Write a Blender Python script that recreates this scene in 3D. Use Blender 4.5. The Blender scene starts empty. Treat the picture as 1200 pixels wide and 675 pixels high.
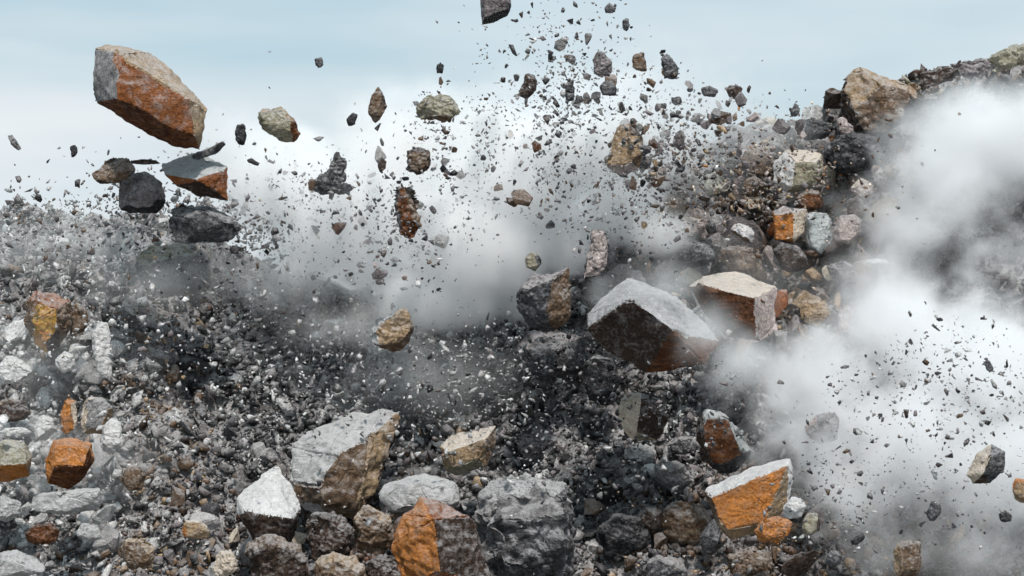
import bpy, bmesh, math, random
import numpy as np
from mathutils import Vector, Matrix, Euler, noise

random.seed(7)
rng = np.random.default_rng(7)
scene = bpy.context.scene
C = scene.collection

# ------------------------------------------------------------------ camera
CAM_D, CAM_H, K = 60.0, 9.0, 0.025          # 0.025 m per photo pixel at 60 m
cam_data = bpy.data.cameras.new("camera")
cam_data.lens = 72.0
cam_data.sensor_width = 36.0
cam_data.clip_start = 0.5
cam_data.clip_end = 9000.0
cam = bpy.data.objects.new("camera", cam_data)
cam.location = (0, -CAM_D, CAM_H)
cam.rotation_euler = (math.radians(90), 0, 0)
C.objects.link(cam)
scene.camera = cam

# ------------------------------------------------------------------ world + sun
SUN_EL, SUN_AZ = math.radians(54), math.radians(172)   # high, behind the camera's left shoulder
world = bpy.data.worlds.new("World")
scene.world = world
world.use_nodes = True
nt = world.node_tree
bg = nt.nodes["Background"]
sky = nt.nodes.new("ShaderNodeTexSky")
sky.sky_type = 'NISHITA'
sky.sun_disc = False
sky.sun_elevation = SUN_EL
sky.sun_rotation = SUN_AZ
sky.air_density = 1.0
sky.dust_density = 2.0
tc = nt.nodes.new("ShaderNodeTexCoord")
mp = nt.nodes.new("ShaderNodeMapping")
mp.inputs["Scale"].default_value = (1.0, 1.0, 5.5)
mp.inputs["Location"].default_value = (0.35, 0.0, 0.2)
nz = nt.nodes.new("ShaderNodeTexNoise")
nz.inputs["Scale"].default_value = 2.6
nz.inputs["Detail"].default_value = 4.0
sep = nt.nodes.new("ShaderNodeSeparateXYZ")
low = nt.nodes.new("ShaderNodeMapRange")      # thicker veil of cloud towards the horizon
low.inputs["From Min"].default_value = 0.0
low.inputs["From Max"].default_value = 0.16
low.inputs["To Min"].default_value = 0.95
low.inputs["To Max"].default_value = 0.1
cl = nt.nodes.new("ShaderNodeMapRange")
cl.inputs["From Min"].default_value = 0.3
cl.inputs["From Max"].default_value = 0.75
cl.inputs["To Min"].default_value = -0.4
cl.inputs["To Max"].default_value = 0.65
add = nt.nodes.new("ShaderNodeMath"); add.operation = 'ADD'; add.use_clamp = True
mix = nt.nodes.new("ShaderNodeMix"); mix.data_type = 'RGBA'
veil = nt.nodes.new("ShaderNodeMix"); veil.data_type = 'RGBA'
veil.inputs["Factor"].default_value = 0.86
veil.inputs["B"].default_value = (4.7, 6.65, 7.6, 1)    # thin high cloud over the blue
mix.inputs["B"].default_value = (8.5, 8.85, 9.15, 1)
L = nt.links.new
L(tc.outputs["Generated"], mp.inputs["Vector"]); L(mp.outputs["Vector"], nz.inputs["Vector"])
L(tc.outputs["Generated"], sep.inputs[0]); L(sep.outputs["Z"], low.inputs["Value"])
L(nz.outputs["Fac"], cl.inputs["Value"]); L(low.outputs[0], add.inputs[0]); L(cl.outputs[0], add.inputs[1])
L(sky.outputs["Color"], veil.inputs["A"]); L(veil.outputs["Result"], mix.inputs["A"])
L(add.outputs[0], mix.inputs["Factor"]); L(mix.outputs["Result"], bg.inputs["Color"])
bg.inputs["Strength"].default_value = 0.1

sd = bpy.data.lights.new("sun", 'SUN')
sd.energy = 4.1
sd.angle = math.radians(4)
sd.color = (1.0, 0.955, 0.90)
sun = bpy.data.objects.new("sun", sd)
dvec = Vector((math.sin(SUN_AZ) * math.cos(SUN_EL), math.cos(SUN_AZ) * math.cos(SUN_EL), math.sin(SUN_EL)))
sun.rotation_euler = dvec.to_track_quat('Z', 'Y').to_euler()
C.objects.link(sun)

vs = scene.view_settings
vs.view_transform = 'Standard'; vs.look = 'None'; vs.exposure = 0.0; vs.gamma = 1.0
vs.use_curve_mapping = False
cy = scene.cycles
cy.max_bounces = 30; cy.diffuse_bounces = 3; cy.volume_bounces = 28; cy.transparent_max_bounces = 8
cy.volume_step_rate = 2.0
cy.use_denoising = True
cy.use_adaptive_sampling = True

# ------------------------------------------------------------------ places
def P(px, py, Y=0.0):
    """A point at depth Y (metres beyond the blast's centre plane) as seen at photo pixel px, py."""
    k = K * (CAM_D + Y) / CAM_D
    return Vector(((px - 600) * k, Y, CAM_H - (py - 337.5) * k))

TOPX = [-700, -200, 0, 60, 120, 200, 260, 330, 420, 520, 600, 660, 720, 780, 840, 890, 930, 960, 1000, 1060, 1110, 1160, 1210, 1500, 2000]
TOPY = [265, 235, 240, 246, 250, 258, 280, 322, 345, 345, 330, 295, 235, 195, 168, 150, 142, 134, 122, 98, 80, 68, 56, 40, 90]
BOT = 760.0
def top_of(px): return np.interp(px, TOPX, TOPY)
def HY(px, py):
    """Depth of the rubble slope at a photo pixel."""
    t = np.clip((BOT - py) / (BOT - top_of(px)), 0, 1)
    return -3.0 + 14.0 * t ** 1.15

# ------------------------------------------------------------------ materials
def rock_mat(name, c, use_obj=False, attr=None, dust=0.35, scale=1.0, c2=None, con=1.0):
    """Broken rock: tone drift, bedding streaks, grain, a second mineral colour, pale dust lying on it; cracks and pits in relief."""
    m = bpy.data.materials.new(name); m.use_nodes = True
    t = m.node_tree; N = t.nodes; l = t.links.new
    b = N["Principled BSDF"]
    b.inputs["Roughness"].default_value = 0.95
    b.inputs["Specular IOR Level"].default_value = 0.2
    co = N.new("ShaderNodeTexCoord")
    src_v = co.outputs["Object"]
    if use_obj:
        oi = N.new("ShaderNodeObjectInfo")
        ad = N.new("ShaderNodeVectorMath"); ad.operation = 'ADD'
        l(src_v, ad.inputs[0]); l(oi.outputs["Location"], ad.inputs[1]); src_v = ad.outputs[0]
    def mapv(sc, rot=(0, 0, 0)):
        n = N.new("ShaderNodeMapping"); n.inputs["Scale"].default_value = sc; n.inputs["Rotation"].default_value = rot
        l(src_v, n.inputs["Vector"]); return n.outputs[0]
    def nz(s, d, r=0.6, v=None, dist=0.0):
        n = N.new("ShaderNodeTexNoise"); n.inputs["Scale"].default_value = s * scale
        n.inputs["Detail"].default_value = d; n.inputs["Roughness"].default_value = r; n.inputs["Distortion"].default_value = dist
        l(v if v is not None else src_v, n.inputs["Vector"]); return n.outputs["Fac"]
    def ramp(inp, x0, x1, y0, y1):
        r = N.new("ShaderNodeMapRange"); r.inputs["From Min"].default_value = x0; r.inputs["From Max"].default_value = x1
        r.inputs["To Min"].default_value = y0; r.inputs["To Max"].default_value = y1; l(inp, r.inputs["Value"]); return r.outputs[0]
    def mth(op, a, b_):
        n = N.new("ShaderNodeMath"); n.operation = op
        for i, v in enumerate((a, b_)):
            if isinstance(v, (int, float)): n.inputs[i].default_value = v
            else: l(v, n.inputs[i])
        return n.outputs[0]
    def mx(f, A, B, mode='MIX'):
        x = N.new("ShaderNodeMix"); x.data_type = 'RGBA'; x.blend_type = mode
        if isinstance(f, float): x.inputs["Factor"].default_value = f
        else: l(f, x.inputs["Factor"])
        for i, v in ((6, A), (7, B)):
            if isinstance(v, tuple): x.inputs[i].default_value = v
            else: l(v, x.inputs[i])
        return x.outputs[2]
    def grey(v):
        g = N.new("ShaderNodeCombineColor")
        for i in range(3): l(v, g.inputs[i])
        return g.outputs[0]
    if use_obj: src = oi.outputs["Color"]
    elif attr:
        a = N.new("ShaderNodeAttribute"); a.attribute_name = attr; src = a.outputs["Color"]
    else:
        a = N.new("ShaderNodeRGB"); a.outputs[0].default_value = (*c, 1); src = a.outputs[0]
    drift, grain = nz(0.9, 4), nz(13.0, 5, 0.75)
    streak = nz(2.2, 5, 0.65, mapv((1.0, 1.0, 4.5), (0.5, 0.35, 0.2)), 0.8)
    patch = nz(2.6, 8, 0.78, None, 0.4)
    tone = mth('MULTIPLY', mth('MULTIPLY', ramp(drift, 0.3, 0.7, 0.75, 1.3), ramp(streak, 0.3, 0.68, 1 - .38 * con, 1 + .35 * con)), ramp(grain, 0.33, 0.66, 1 - .5 * con, 1 + .45 * con))
    col = mx(1.0, src, grey(tone), 'MULTIPLY')
    if c2 is not None:
        col = mx(ramp(mth('ADD', mth('MULTIPLY', streak, .6), mth('MULTIPLY', patch, .4)), 0.47, 0.6, 0, 0.9), col, (*c2, 1))
    if dust > 0:
        ge = N.new("ShaderNodeNewGeometry"); sp = N.new("ShaderNodeSeparateXYZ"); l(ge.outputs["Normal"], sp.inputs[0])
        lie = ramp(sp.outputs["Z"], 0.1, 0.95, 0.0, 0.16)
        f = ramp(mth('ADD', mth('ADD', mth('MULTIPLY', patch, .7), mth('MULTIPLY', grain, .3)), lie), 0.5, 0.68, 0, dust)
        col = mx(f, col, (0.62, 0.61, 0.62, 1))
    l(col, b.inputs["Base Color"])
    vo = N.new("ShaderNodeTexVoronoi"); vo.feature = 'DISTANCE_TO_EDGE'; vo.inputs["Scale"].default_value = 1.0 * scale
    wv = N.new("ShaderNodeMix"); wv.data_type = 'VECTOR'; wv.inputs["Factor"].default_value = 0.25
    wn = N.new("ShaderNodeTexNoise"); wn.inputs["Scale"].default_value = 2.5 * scale; wn.inputs["Detail"].default_value = 5
    l(src_v, wn.inputs["Vector"]); l(src_v, wv.inputs[4]); l(wn.outputs["Color"], wv.inputs[5]); l(wv.outputs[1], vo.inputs["Vector"])
    crack = mth('MULTIPLY', ramp(vo.outputs["Distance"], 0.0, 0.03, 0.0, 0.3), ramp(drift, 0.45, 0.6, 0.0, 1.0))
    hgt = mth('ADD', mth('ADD', nz(4.0, 10, 0.74), mth('MULTIPLY', grain, .45)), mth('ADD', crack, mth('MULTIPLY', streak, .3)))
    bp = N.new("ShaderNodeBump"); bp.inputs["Strength"].default_value = 1.0; bp.inputs["Distance"].default_value = 0.16 / scale
    l(hgt, bp.inputs["Height"]); l(bp.outputs["Normal"], b.inputs["Normal"])
    return m

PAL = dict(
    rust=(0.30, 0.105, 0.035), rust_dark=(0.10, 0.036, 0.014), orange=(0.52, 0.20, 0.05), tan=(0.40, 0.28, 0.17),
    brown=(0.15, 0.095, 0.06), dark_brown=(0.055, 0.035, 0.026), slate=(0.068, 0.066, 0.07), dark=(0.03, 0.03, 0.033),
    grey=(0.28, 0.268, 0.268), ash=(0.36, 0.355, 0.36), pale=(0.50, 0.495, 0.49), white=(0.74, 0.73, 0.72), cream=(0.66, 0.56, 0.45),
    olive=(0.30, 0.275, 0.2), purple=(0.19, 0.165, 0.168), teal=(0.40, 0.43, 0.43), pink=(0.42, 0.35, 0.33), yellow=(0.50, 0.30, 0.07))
PAL2 = dict(rust=(0.16, 0.075, 0.04), pale=(0.40, 0.39, 0.39), white=(0.62, 0.61, 0.61), cream=(0.55, 0.45, 0.36), grey=(0.16, 0.155, 0.16), orange=(0.34, 0.17, 0.08), tan=(0.28, 0.2, 0.13), rust_dark=(0.2, 0.075, 0.02), brown=(0.22, 0.16, 0.11),
            yellow=(0.5, 0.17, 0.05), slate=(0.11, 0.11, 0.12), olive=(0.4, 0.36, 0.27))
M = {k: rock_mat(k + "_rock", v, c2=PAL2.get(k), con=.6 if k in ('pale', 'white', 'cream', 'teal') else 1.0, dust=0.22 if k in ("orange", "dark", "rust_dark") else 0.5) for k, v in PAL.items()}
M_STONE = rock_mat("stone", (1, 1, 1), use_obj=True, dust=0.5, scale=1.4)
M_CHIP = rock_mat("rubble", (1, 1, 1), attr="tone", dust=0.3, scale=1.5)
M_SLOPE = rock_mat("slope", (0.27, 0.255, 0.255), dust=0.7, scale=0.8, c2=(0.12, 0.095, 0.08))
M_GROUND = rock_mat("quarry_floor", (0.30, 0.28, 0.26), dust=0.3, scale=0.2)

# ------------------------------------------------------------------ helpers
def link(o, label=None, cat=None, group=None, kind=None):
    C.objects.link(o)
    if label: o["label"] = label
    if cat: o["category"] = cat
    if group: o["group"] = group
    if kind: o["kind"] = kind
    return o

def refine(bm, Lmax, it=6):
    for _ in range(it):
        es = [e for e in bm.edges if e.calc_length() > Lmax]
        if not es or len(bm.verts) > 6000: break
        bmesh.ops.subdivide_edges(bm, edges=es, cuts=1)
        bmesh.ops.triangulate(bm, faces=[f for f in bm.faces if len(f.verts) > 3])

def roughen(bm, size, amp, seed):
    bm.normal_update()
    off = Vector((seed * 3.17 % 50, seed * 7.31 % 50, seed * 1.77 % 50))
    mv = []
    for v in bm.verts:
        p = v.co
        a = noise.fractal(p * (1.6 / size) + off, 1.0, 2.0, 3)
        b = noise.noise(p * (6.0 / size) + off * 1.3)
        c = noise.voronoi(p * (3.2 / size) + off)[0]
        cr = min(0.25, c[1] - c[0]) * 4.0 - 0.6      # grooves where fracture cells meet
        d = noise.noise(p * (16.0 / size) + off)
        mv.append(v.normal * (size * amp * (0.9 * a + 0.5 * b + 0.18 * cr + 0.35 * d)))
    for v, m in zip(bm.verts, mv): v.co += m
    bm.normal_update()

DIR = dict(U=(0, 0, 1), F=(0, -1, 0), L=(-1, 0, 0), R=(1, 0, 0), D=(0, 0, -1), B=(0, 1, 0),
           UF=(0, -.7, .7), DF=(0, -.7, -.7), UL=(-.7, 0, .7), UR=(.7, 0, .7), RF=(.7, -.7, 0), LF=(-.7, -.7, 0), DR=(.7, 0, -.7), DL=(-.7, 0, -.7),
           URF=(.55, -.6, .55), ULF=(-.55, -.6, .55), DRF=(.55, -.6, -.55), DLF=(-.55, -.6, -.55))
HEROES = []
def facet(bm, size, n, seed, lo, hi):
    """Knock corners off a hull: a few flat breaks at chance angles."""
    r = random.Random(seed * 13 + 5)
    for _ in range(n):
        v = Vector((r.gauss(0, 1), r.gauss(-.3, 1), r.gauss(0, 1))).normalized()
        dots = [q.co.dot(v) for q in bm.verts]
        d = max(dots) - (max(dots) - min(dots)) * r.uniform(lo, hi)
        bmesh.ops.bisect_plane(bm, geom=list(bm.verts) + list(bm.edges) + list(bm.faces), plane_co=v * d, plane_no=v, clear_outer=True)
        bmesh.ops.delete(bm, geom=list(bm.edges), context='EDGES_FACES')
        bmesh.ops.remove_doubles(bm, verts=list(bm.verts), dist=size * .006)
        res = bmesh.ops.convex_hull(bm, input=list(bm.verts))
        junk = {g for g in res["geom_interior"] + res["geom_unused"] if isinstance(g, bmesh.types.BMVert)}
        bmesh.ops.delete(bm, geom=list(junk), context='VERTS')
    bmesh.ops.triangulate(bm, faces=[f for f in bm.faces if len(f.verts) > 3])
    bmesh.ops.recalc_face_normals(bm, faces=list(bm.faces))

def rock(name, cat, label, short, where, outline, faces, ridge=(), thick=None, amp=0.045, group=None):
    """A boulder: hull of its outline, its front ridge and a smaller back; each face takes its rock colour, shadow faces with shade painted in.
    where: 'g' = lies on the slope, a number = metres in front of the slope (flying)."""
    xs = [p[0] for p in outline]; ys = [p[1] for p in outline]
    cx, cyy = sum(xs) / len(xs), sum(ys) / len(ys)
    w, h = max(xs) - min(xs), max(ys) - min(ys)
    if where == 'g': Y = float(HY(cx, cyy)) - (0.55 * h * K + 0.25)
    else: Y = float(HY(cx, cyy)) - where - (3.0 if where >= 6 else 0.0)
    k = (CAM_D + Y) / CAM_D
    size = max(w, h) * K * k
    th = thick if thick is not None else 0.7 * min(w, h) * K * k
    o3 = P(cx, cyy, Y)
    pts = []
    for p in outline: pts.append(P(p[0], p[1], Y + (p[2] if len(p) > 2 else 0)) - o3)
    if ridge:
        for p in ridge: pts.append(P(p[0], p[1], Y + p[2]) - o3)
    else:
        for p in outline: pts.append(P(cx + (p[0] - cx) * 0.66, cyy + (p[1] - cyy) * 0.66, Y - th * 0.42) - o3)
    for p in outline: pts.append(P(cx + (p[0] - cx) * 0.72, cyy + (p[1] - cyy) * 0.72, Y + th * 0.7) - o3)
    bm = bmesh.new()
    vs_ = [bm.verts.new(p) for p in pts]
    r = bmesh.ops.convex_hull(bm, input=vs_)
    junk = {g for g in r["geom_interior"] + r["geom_unused"] if isinstance(g, bmesh.types.BMVert)}
    bmesh.ops.delete(bm, geom=list(junk), context='VERTS')
    facet(bm, size, 2 if ridge else 11, len(HEROES), .015 if ridge else .05, .04 if ridge else .13)
    bm.normal_update()
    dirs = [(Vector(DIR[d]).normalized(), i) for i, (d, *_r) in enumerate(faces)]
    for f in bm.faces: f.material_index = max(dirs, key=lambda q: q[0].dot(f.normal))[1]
    refine(bm, max(size / 34, 0.035))
    bm.normal_update()                            # knock chips out of the sharp edges
    chips = []
    for v in bm.verts:
        sharp = max((e.calc_face_angle(0) for e in v.link_edges), default=0)
        if sharp > 0.35:
            q = noise.noise(v.co * (7.0 / size) + Vector((len(HEROES) * 3.1, 0, 0))) + .5 * noise.noise(v.co * (19.0 / size))
            chips.append((v, v.normal * (size * .035 * max(0.0, .35 + 1.1 * q))))
    for v, q in chips: v.co -= q
    rr = random.Random(len(HEROES))
    for _ in range(4):                              # stain, dust and painted shade run raggedly over the edges
        flip = [(f, nb.material_index) for f in bm.faces for nb in [rr.choice(rr.choice(f.edges).link_faces)] if nb.material_index != f.material_index and rr.random() < .4]
        for f, i in flip: f.material_index = i
    seen = set()                                    # no loose islands: small patches join what surrounds them
    count = {}
    comps = []
    for f in bm.faces:
        count[f.material_index] = count.get(f.material_index, 0) + 1
        if f in seen: continue
        comp, st = [], [f]
        seen.add(f)
        while st:
            q = st.pop(); comp.append(q)
            for e in q.edges:
                for nb in e.link_faces:
                    if nb not in seen and nb.material_index == f.material_index: seen.add(nb); st.append(nb)
        comps.append(comp)
    best = {}
    for comp in comps:
        i = comp[0].material_index
        if len(comp) > len(best.get(i, ())): best[i] = comp
    for comp in sorted(comps, key=len):
        if comp is best[comp[0].material_index]: continue
        nbs = [nb.material_index for q in comp for e in q.edges for nb in e.link_faces if nb.material_index != comp[0].material_index]
        if nbs:
            for q in comp: q.material_index = nbs[0]
    roughen(bm, size, amp, len(HEROES) + 1)
    mats, parts = [], {}
    for f in bm.faces: parts.setdefault((faces[f.material_index][1], faces[f.material_index][2] if len(faces[f.material_index]) > 2 else None), []).append(f)
    main = (faces[0][1], faces[0][2] if len(faces[0]) > 2 else None)
    keys = [main] + [q for q in parts if q != main]
    root = None
    for key in keys:
        fs = parts.get(key, [])
        ids, co, fl = {}, [], []
        for f in fs:
            row = []
            for v in f.verts:
                if v.index not in ids or True:
                    j = ids.get(v)
                    if j is None:
                        j = ids[v] = len(co); co.append(tuple(v.co))
                    row.append(j)
            fl.append(row)
        nm = name if root is None else (key[1] or "fracture_face")
        me = bpy.data.meshes.new(nm); me.from_pydata(co, [], fl); me.materials.append(M[key[0]]); me.update()
        o = bpy.data.objects.new(nm, me)
        if root is None:
            root = o; o.location = o3
            link(o, label, cat, group)
        else:
            C.objects.link(o); o.parent = root
            o["label"] = {"dusty_top": "pale dust-coated top face", "rust_face": "rust-stained fracture face", "end_face": "grey end face",
                          "shadow_face": "dark face with painted-in shade", "fracture_face": "fracture face of another colour"}.get(nm, nm.replace("_", " "))  # shadow_face: darker rock colour with underside shade painted into it
    bm.free()
    HEROES.append(dict(short=short, px=cx, py=cyy, r=max(w, h) / 2, w=w, h=h))
    return root

# ------------------------------------------------------------------ ground, slope
gm = bpy.data.meshes.new("ground")
S = 4000.0
gm.from_pydata([(-S, -S, -2.6), (S, -S, -2.6), (S, S, -2.6), (-S, S, -2.6)], [], [(0, 1, 2, 3)])
gm.materials.append(M_GROUND)
link(bpy.data.objects.new("ground", gm), "dusty quarry floor reaching to the horizon", None, None, "structure")

def slope_point(px, py):
    Y = float(HY(px, py))
    p = P(px, py, Y)
    n = noise.fractal(Vector((p.x * 0.35, p.z * 0.35, Y * 0.2 + 3.0)), 1.0, 2.0, 4)
    n2 = noise.noise(Vector((p.x * 1.4, p.z * 1.4, 8.0)))
    return p + Vector((0, -1.1 * n - 0.3 * n2, 0.35 * n2 + 0.25 * n))
NU, NV = 300, 110
verts, fcs = [], []
us = np.concatenate([np.linspace(-700, -40, 40)[:-1], np.linspace(-40, 1240, 220), np.linspace(1240, 2000, 42)[1:]])
NU = len(us)
for j in range(NV + 16):
    for u in us:
        tp = float(top_of(u))
        if j < NV:
            verts.append(slope_point(u, BOT + (tp - BOT) * j / (NV - 1)))
        else:                                        # the far side of the heap falls away to the floor
            a = (j - NV + 1) / 16.0
            p = slope_point(u, tp)
            n = noise.noise(Vector((p.x * 0.4, a * 6, 1.0)))
            verts.append(Vector((p.x, p.y + 26 * a, p.z + (-3.2 - p.z) * a ** 1.3 + 0.7 * n * (1 - a))))
for j in range(NV + 15):
    for i in range(NU - 1):
        a = j * NU + i
        fcs.append((a, a + 1, a + NU + 1, a + NU))
sm = bpy.data.meshes.new("rubble_slope"); sm.from_pydata([tuple(v) for v in verts], [], fcs); sm.materials.append(M_SLOPE); sm.update()
link(bpy.data.objects.new("hillside", sm), "dark slope of blasted rubble rising to a ridge", None, None, "structure")

# ------------------------------------------------------------------ hero rocks
T = ("U", "pale", "dusty_top")
RU, RD, OR = ("F", "rust", "rust_face"), ("F", "rust_dark", "rust_face"), ("F", "orange", "rust_face")
B, Sb, St = "boulder", "stone_block", "boulder"
# --- flying, upper left
rock("boulder", "boulder", "largest flying boulder, long rust-orange side and grey squared end", "the largest flying rust boulder", 7,
     [(112, 57, .3), (128, 50, .8), (176, 60, .8), (208, 88, .6), (243, 128, .2), (241, 152), (235, 178), (203, 171), (150, 144), (112, 120), (108, 92)],
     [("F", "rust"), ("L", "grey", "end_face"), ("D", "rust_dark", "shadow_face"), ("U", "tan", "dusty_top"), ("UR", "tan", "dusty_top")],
     ridge=[(140, 64, -1.5), (138, 116, -1.7), (222, 116, -1.2), (228, 160, -1.0)], thick=1.6, amp=.035)
rock("stone_block", "block", "flying wedge block, pale grey top and rust-red end, beneath the largest rust boulder", "the pale-topped wedge block", 6.5,
     [(190, 192, .5), (226, 179, .6), (268, 194, .3), (268, 236, -.1), (240, 232), (205, 218), (192, 204)],
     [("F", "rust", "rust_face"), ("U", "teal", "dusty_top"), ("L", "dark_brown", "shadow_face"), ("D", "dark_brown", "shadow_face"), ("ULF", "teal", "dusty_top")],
     ridge=[(233, 211, -.7), (262, 200, -.4)], thick=.9)
rock("boulder", "boulder", "flat brown boulder flying below the grey end of the largest rust boulder", "the flat brown boulder", 6.5,
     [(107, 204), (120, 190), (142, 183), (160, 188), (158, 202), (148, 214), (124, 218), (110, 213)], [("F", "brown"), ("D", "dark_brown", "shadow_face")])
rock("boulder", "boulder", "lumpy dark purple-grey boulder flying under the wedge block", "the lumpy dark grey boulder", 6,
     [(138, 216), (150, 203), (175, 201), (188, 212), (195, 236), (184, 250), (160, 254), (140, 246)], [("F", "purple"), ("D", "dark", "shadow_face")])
rock("boulder", "boulder", "long dark slate boulder with a pointed end, just above the slope", "the pointed slate boulder", 6.2,
     [(198, 244), (222, 235), (250, 243), (292, 261), (302, 272), (272, 281), (232, 287), (204, 284)], [("F", "slate"), ("U", "slate")])
rock("stone_shard", "shard", "thin dark splinter pointing at the wedge block", "the thin dark splinter", 6.5,
     [(146, 187), (170, 186), (194, 189), (193, 192), (170, 193), (150, 192)], [("F", "dark_brown")], amp=.02)
rock("stone_shard", "shard", "dark slanting shard between the largest rust boulder and wedge block", "the slanting dark shard", 6.8,
     [(222, 184), (240, 176), (262, 165), (268, 168), (256, 180), (232, 187)], [("F", "slate")], amp=.03)
rock("boulder", "boulder", "tan flying boulder with a rust-brown tip, tilted down to one side", "the tan tilted boulder", 7,
     [(299, 134), (308, 124), (328, 126), (348, 142), (354, 158), (350, 170), (330, 166), (308, 152)],
     [("F", "olive"), ("R", "rust_dark", "rust_face"), ("U", "tan")], amp=.07)
rock("boulder", "boulder", "black jagged lump beside the tan tilted boulder", "the black jagged lump", 7,
     [(276, 152), (284, 142), (288, 150), (287, 168), (281, 173), (277, 165)], [("F", "dark")], amp=.09)
rock("boulder", "boulder", "small brown spindle-shaped boulder high over the dust", "the brown spindle boulder", 7,
     [(431, 128), (436, 112), (443, 101), (450, 112), (455, 128), (450, 140), (440, 145), (433, 140)], [("F", "brown"), ("R", "dark_brown", "shadow_face")])
rock("boulder", "boulder", "knobbly olive-grey boulder on top of the brown dust column", "the knobbly olive-grey boulder", 7.5,
     [(488, 124), (496, 111), (518, 109), (536, 112), (538, 130), (530, 141), (505, 143), (490, 138)], [("F", "olive"), ("D", "brown", "shadow_face")], amp=.1)
rock("boulder", "boulder", "round hollow-looking brown boulder in the brown dust column", "the round dark brown boulder", 8,
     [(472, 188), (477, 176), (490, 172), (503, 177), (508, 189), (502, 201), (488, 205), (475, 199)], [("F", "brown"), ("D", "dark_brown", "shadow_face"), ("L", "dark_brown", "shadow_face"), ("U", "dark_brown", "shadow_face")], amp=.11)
rock("boulder", "boulder", "tall narrow dark rust-red boulder upright in the dust", "the tall rust-red boulder", 7.5,
     [(463, 214), (472, 208), (484, 222), (491, 246), (490, 276), (478, 286), (466, 278), (462, 246)], [("F", "rust_dark"), ("L", "slate", "shadow_face"), ("R", "brown")], amp=.09)
rock("boulder", "boulder", "jagged dark purple boulder at the edge of the white dust", "the jagged purple boulder", 6,
     [(378, 210), (388, 186), (398, 172), (406, 190), (404, 214), (396, 226), (384, 224)], [("F", "slate")], amp=.1)
rock("boulder", "boulder", "low dark grey boulder, flat, next to the jagged purple one", "the low flat grey boulder", 6,
     [(358, 212), (372, 204), (386, 214), (410, 218), (424, 220), (412, 228), (388, 230), (362, 222)], [("F", "slate")], amp=.08)
rock("boulder", "boulder", "grey-purple boulder cut off by the top of the picture", "the grey boulder at the very top", 8,
     [(563, -14, .2), (597, -16, .2), (600, 8), (595, 18), (578, 27), (565, 29), (563, 10)], [("F", "purple"), ("D", "dark", "shadow_face")],
     ridge=[(568, -4, -.6), (594, 0, -.6), (592, 12, -.5), (568, 20, -.5)], amp=.03)
# --- flying, upper middle
for lab, sh, m, pts in [
    ("dark brown pointed boulder, highest of the dark group over the dust", "the pointed dark brown boulder", "purple", [(694, 72), (700, 54), (708, 62), (717, 72), (716, 92), (700, 95), (694, 88)]),
    ("dark slate boulder directly under the pointed dark brown one", "the slate boulder under the pointed one", "slate", [(702, 100), (712, 94), (723, 98), (723, 112), (704, 113)]),
    ("small upright brown block with flat top against the sky", "the upright brown block", "brown", [(741, 63), (756, 61), (758, 84), (748, 87), (741, 82)]),
    ("blue-black ragged boulder against the sky, beside the upright brown block", "the ragged blue-black boulder", "slate", [(774, 66), (784, 61), (790, 74), (797, 80), (795, 92), (784, 96), (777, 84)]),
    ("dark brown stepped boulder near the middle of the sky debris", "the stepped brown boulder", "dark_brown", [(606, 112), (612, 98), (620, 84), (629, 90), (628, 104), (618, 117)]),
    ("narrow black slab standing upright among sky debris", "the narrow black slab", "slate", [(662, 104), (668, 97), (673, 100), (673, 118), (665, 122), (662, 116)]),
    ("small black cube-like stone alone over the dust", "the lone black stone", "dark", [(511, 76), (517, 72), (520, 78), (519, 86), (511, 87)]),
    ("small dark stone alone in clear pale sky", "the lone stone in clear sky", "slate", [(368, 68), (379, 67), (379, 76), (374, 82), (369, 76)]),
    ("blue-grey stone highest in the sky debris", "the highest blue-grey stone", "slate", [(707, 10), (714, 2), (722, 9), (720, 16), (709, 17)]),
    ("tall dark chip right below the highest blue-grey stone", "the tall dark chip", "slate", [(729, 22), (736, 20), (738, 30), (735, 38), (730, 36)]),
    ("dark grey stone at the fringe of the debris, beside clear sky", "the fringe stone", "slate", [(821, 102), (832, 101), (842, 106), (840, 114), (824, 113)]),
    ("blue-grey square stone in thin dust beneath the ragged blue-black boulder", "the square blue-grey stone", "slate", [(786, 114), (797, 112), (800, 120), (792, 124), (786, 120)]),
    ("small dark stone over the right-hand grey dust, near the brown outcrop", "the dark stone by the outcrop", "slate", [(925, 130), (932, 120), (938, 126), (936, 136), (927, 137)]),
    ("small black stone falling in front of pale sky on the far left", "the far-left black stone", "dark", [(82, 172), (87, 167), (92, 174), (90, 183), (84, 184)]),
    ("slim grey splinter, farthest left in the pale sky", "the farthest-left grey splinter", "grey", [(8, 158), (13, 156), (20, 165), (26, 176), (22, 178), (14, 170)]),
    ("small black ragged stone below the spindle boulder", "the black stone by the spindle", "dark", [(405, 140), (414, 131), (420, 135), (416, 146), (408, 148)]),
    ("dark lens-shaped stone below the black jagged lump", "the lens-shaped dark stone", "dark", [(286, 186), (294, 184), (304, 191), (304, 195), (292, 192)]),
]:
    rock("boulder", "boulder", lab, sh, 7.5, pts, [("F", m), ("D", "dark", "shadow_face")] if pts[0][0] > 600 and m == "purple" else [("F", m)], amp=.07)
rock("boulder", "boulder", "tan-brown egg-shaped boulder, dusty grey below, flying before white dust", "the egg-shaped tan boulder", 7,
     [(708, 180), (714, 160), (724, 142), (738, 142), (752, 158), (756, 178), (748, 198), (730, 206), (710, 200)],
     [("F", "tan"), ("DF", "pink"), ("D", "grey", "dusty_top"), ("R", "brown")], amp=.06)
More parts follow.
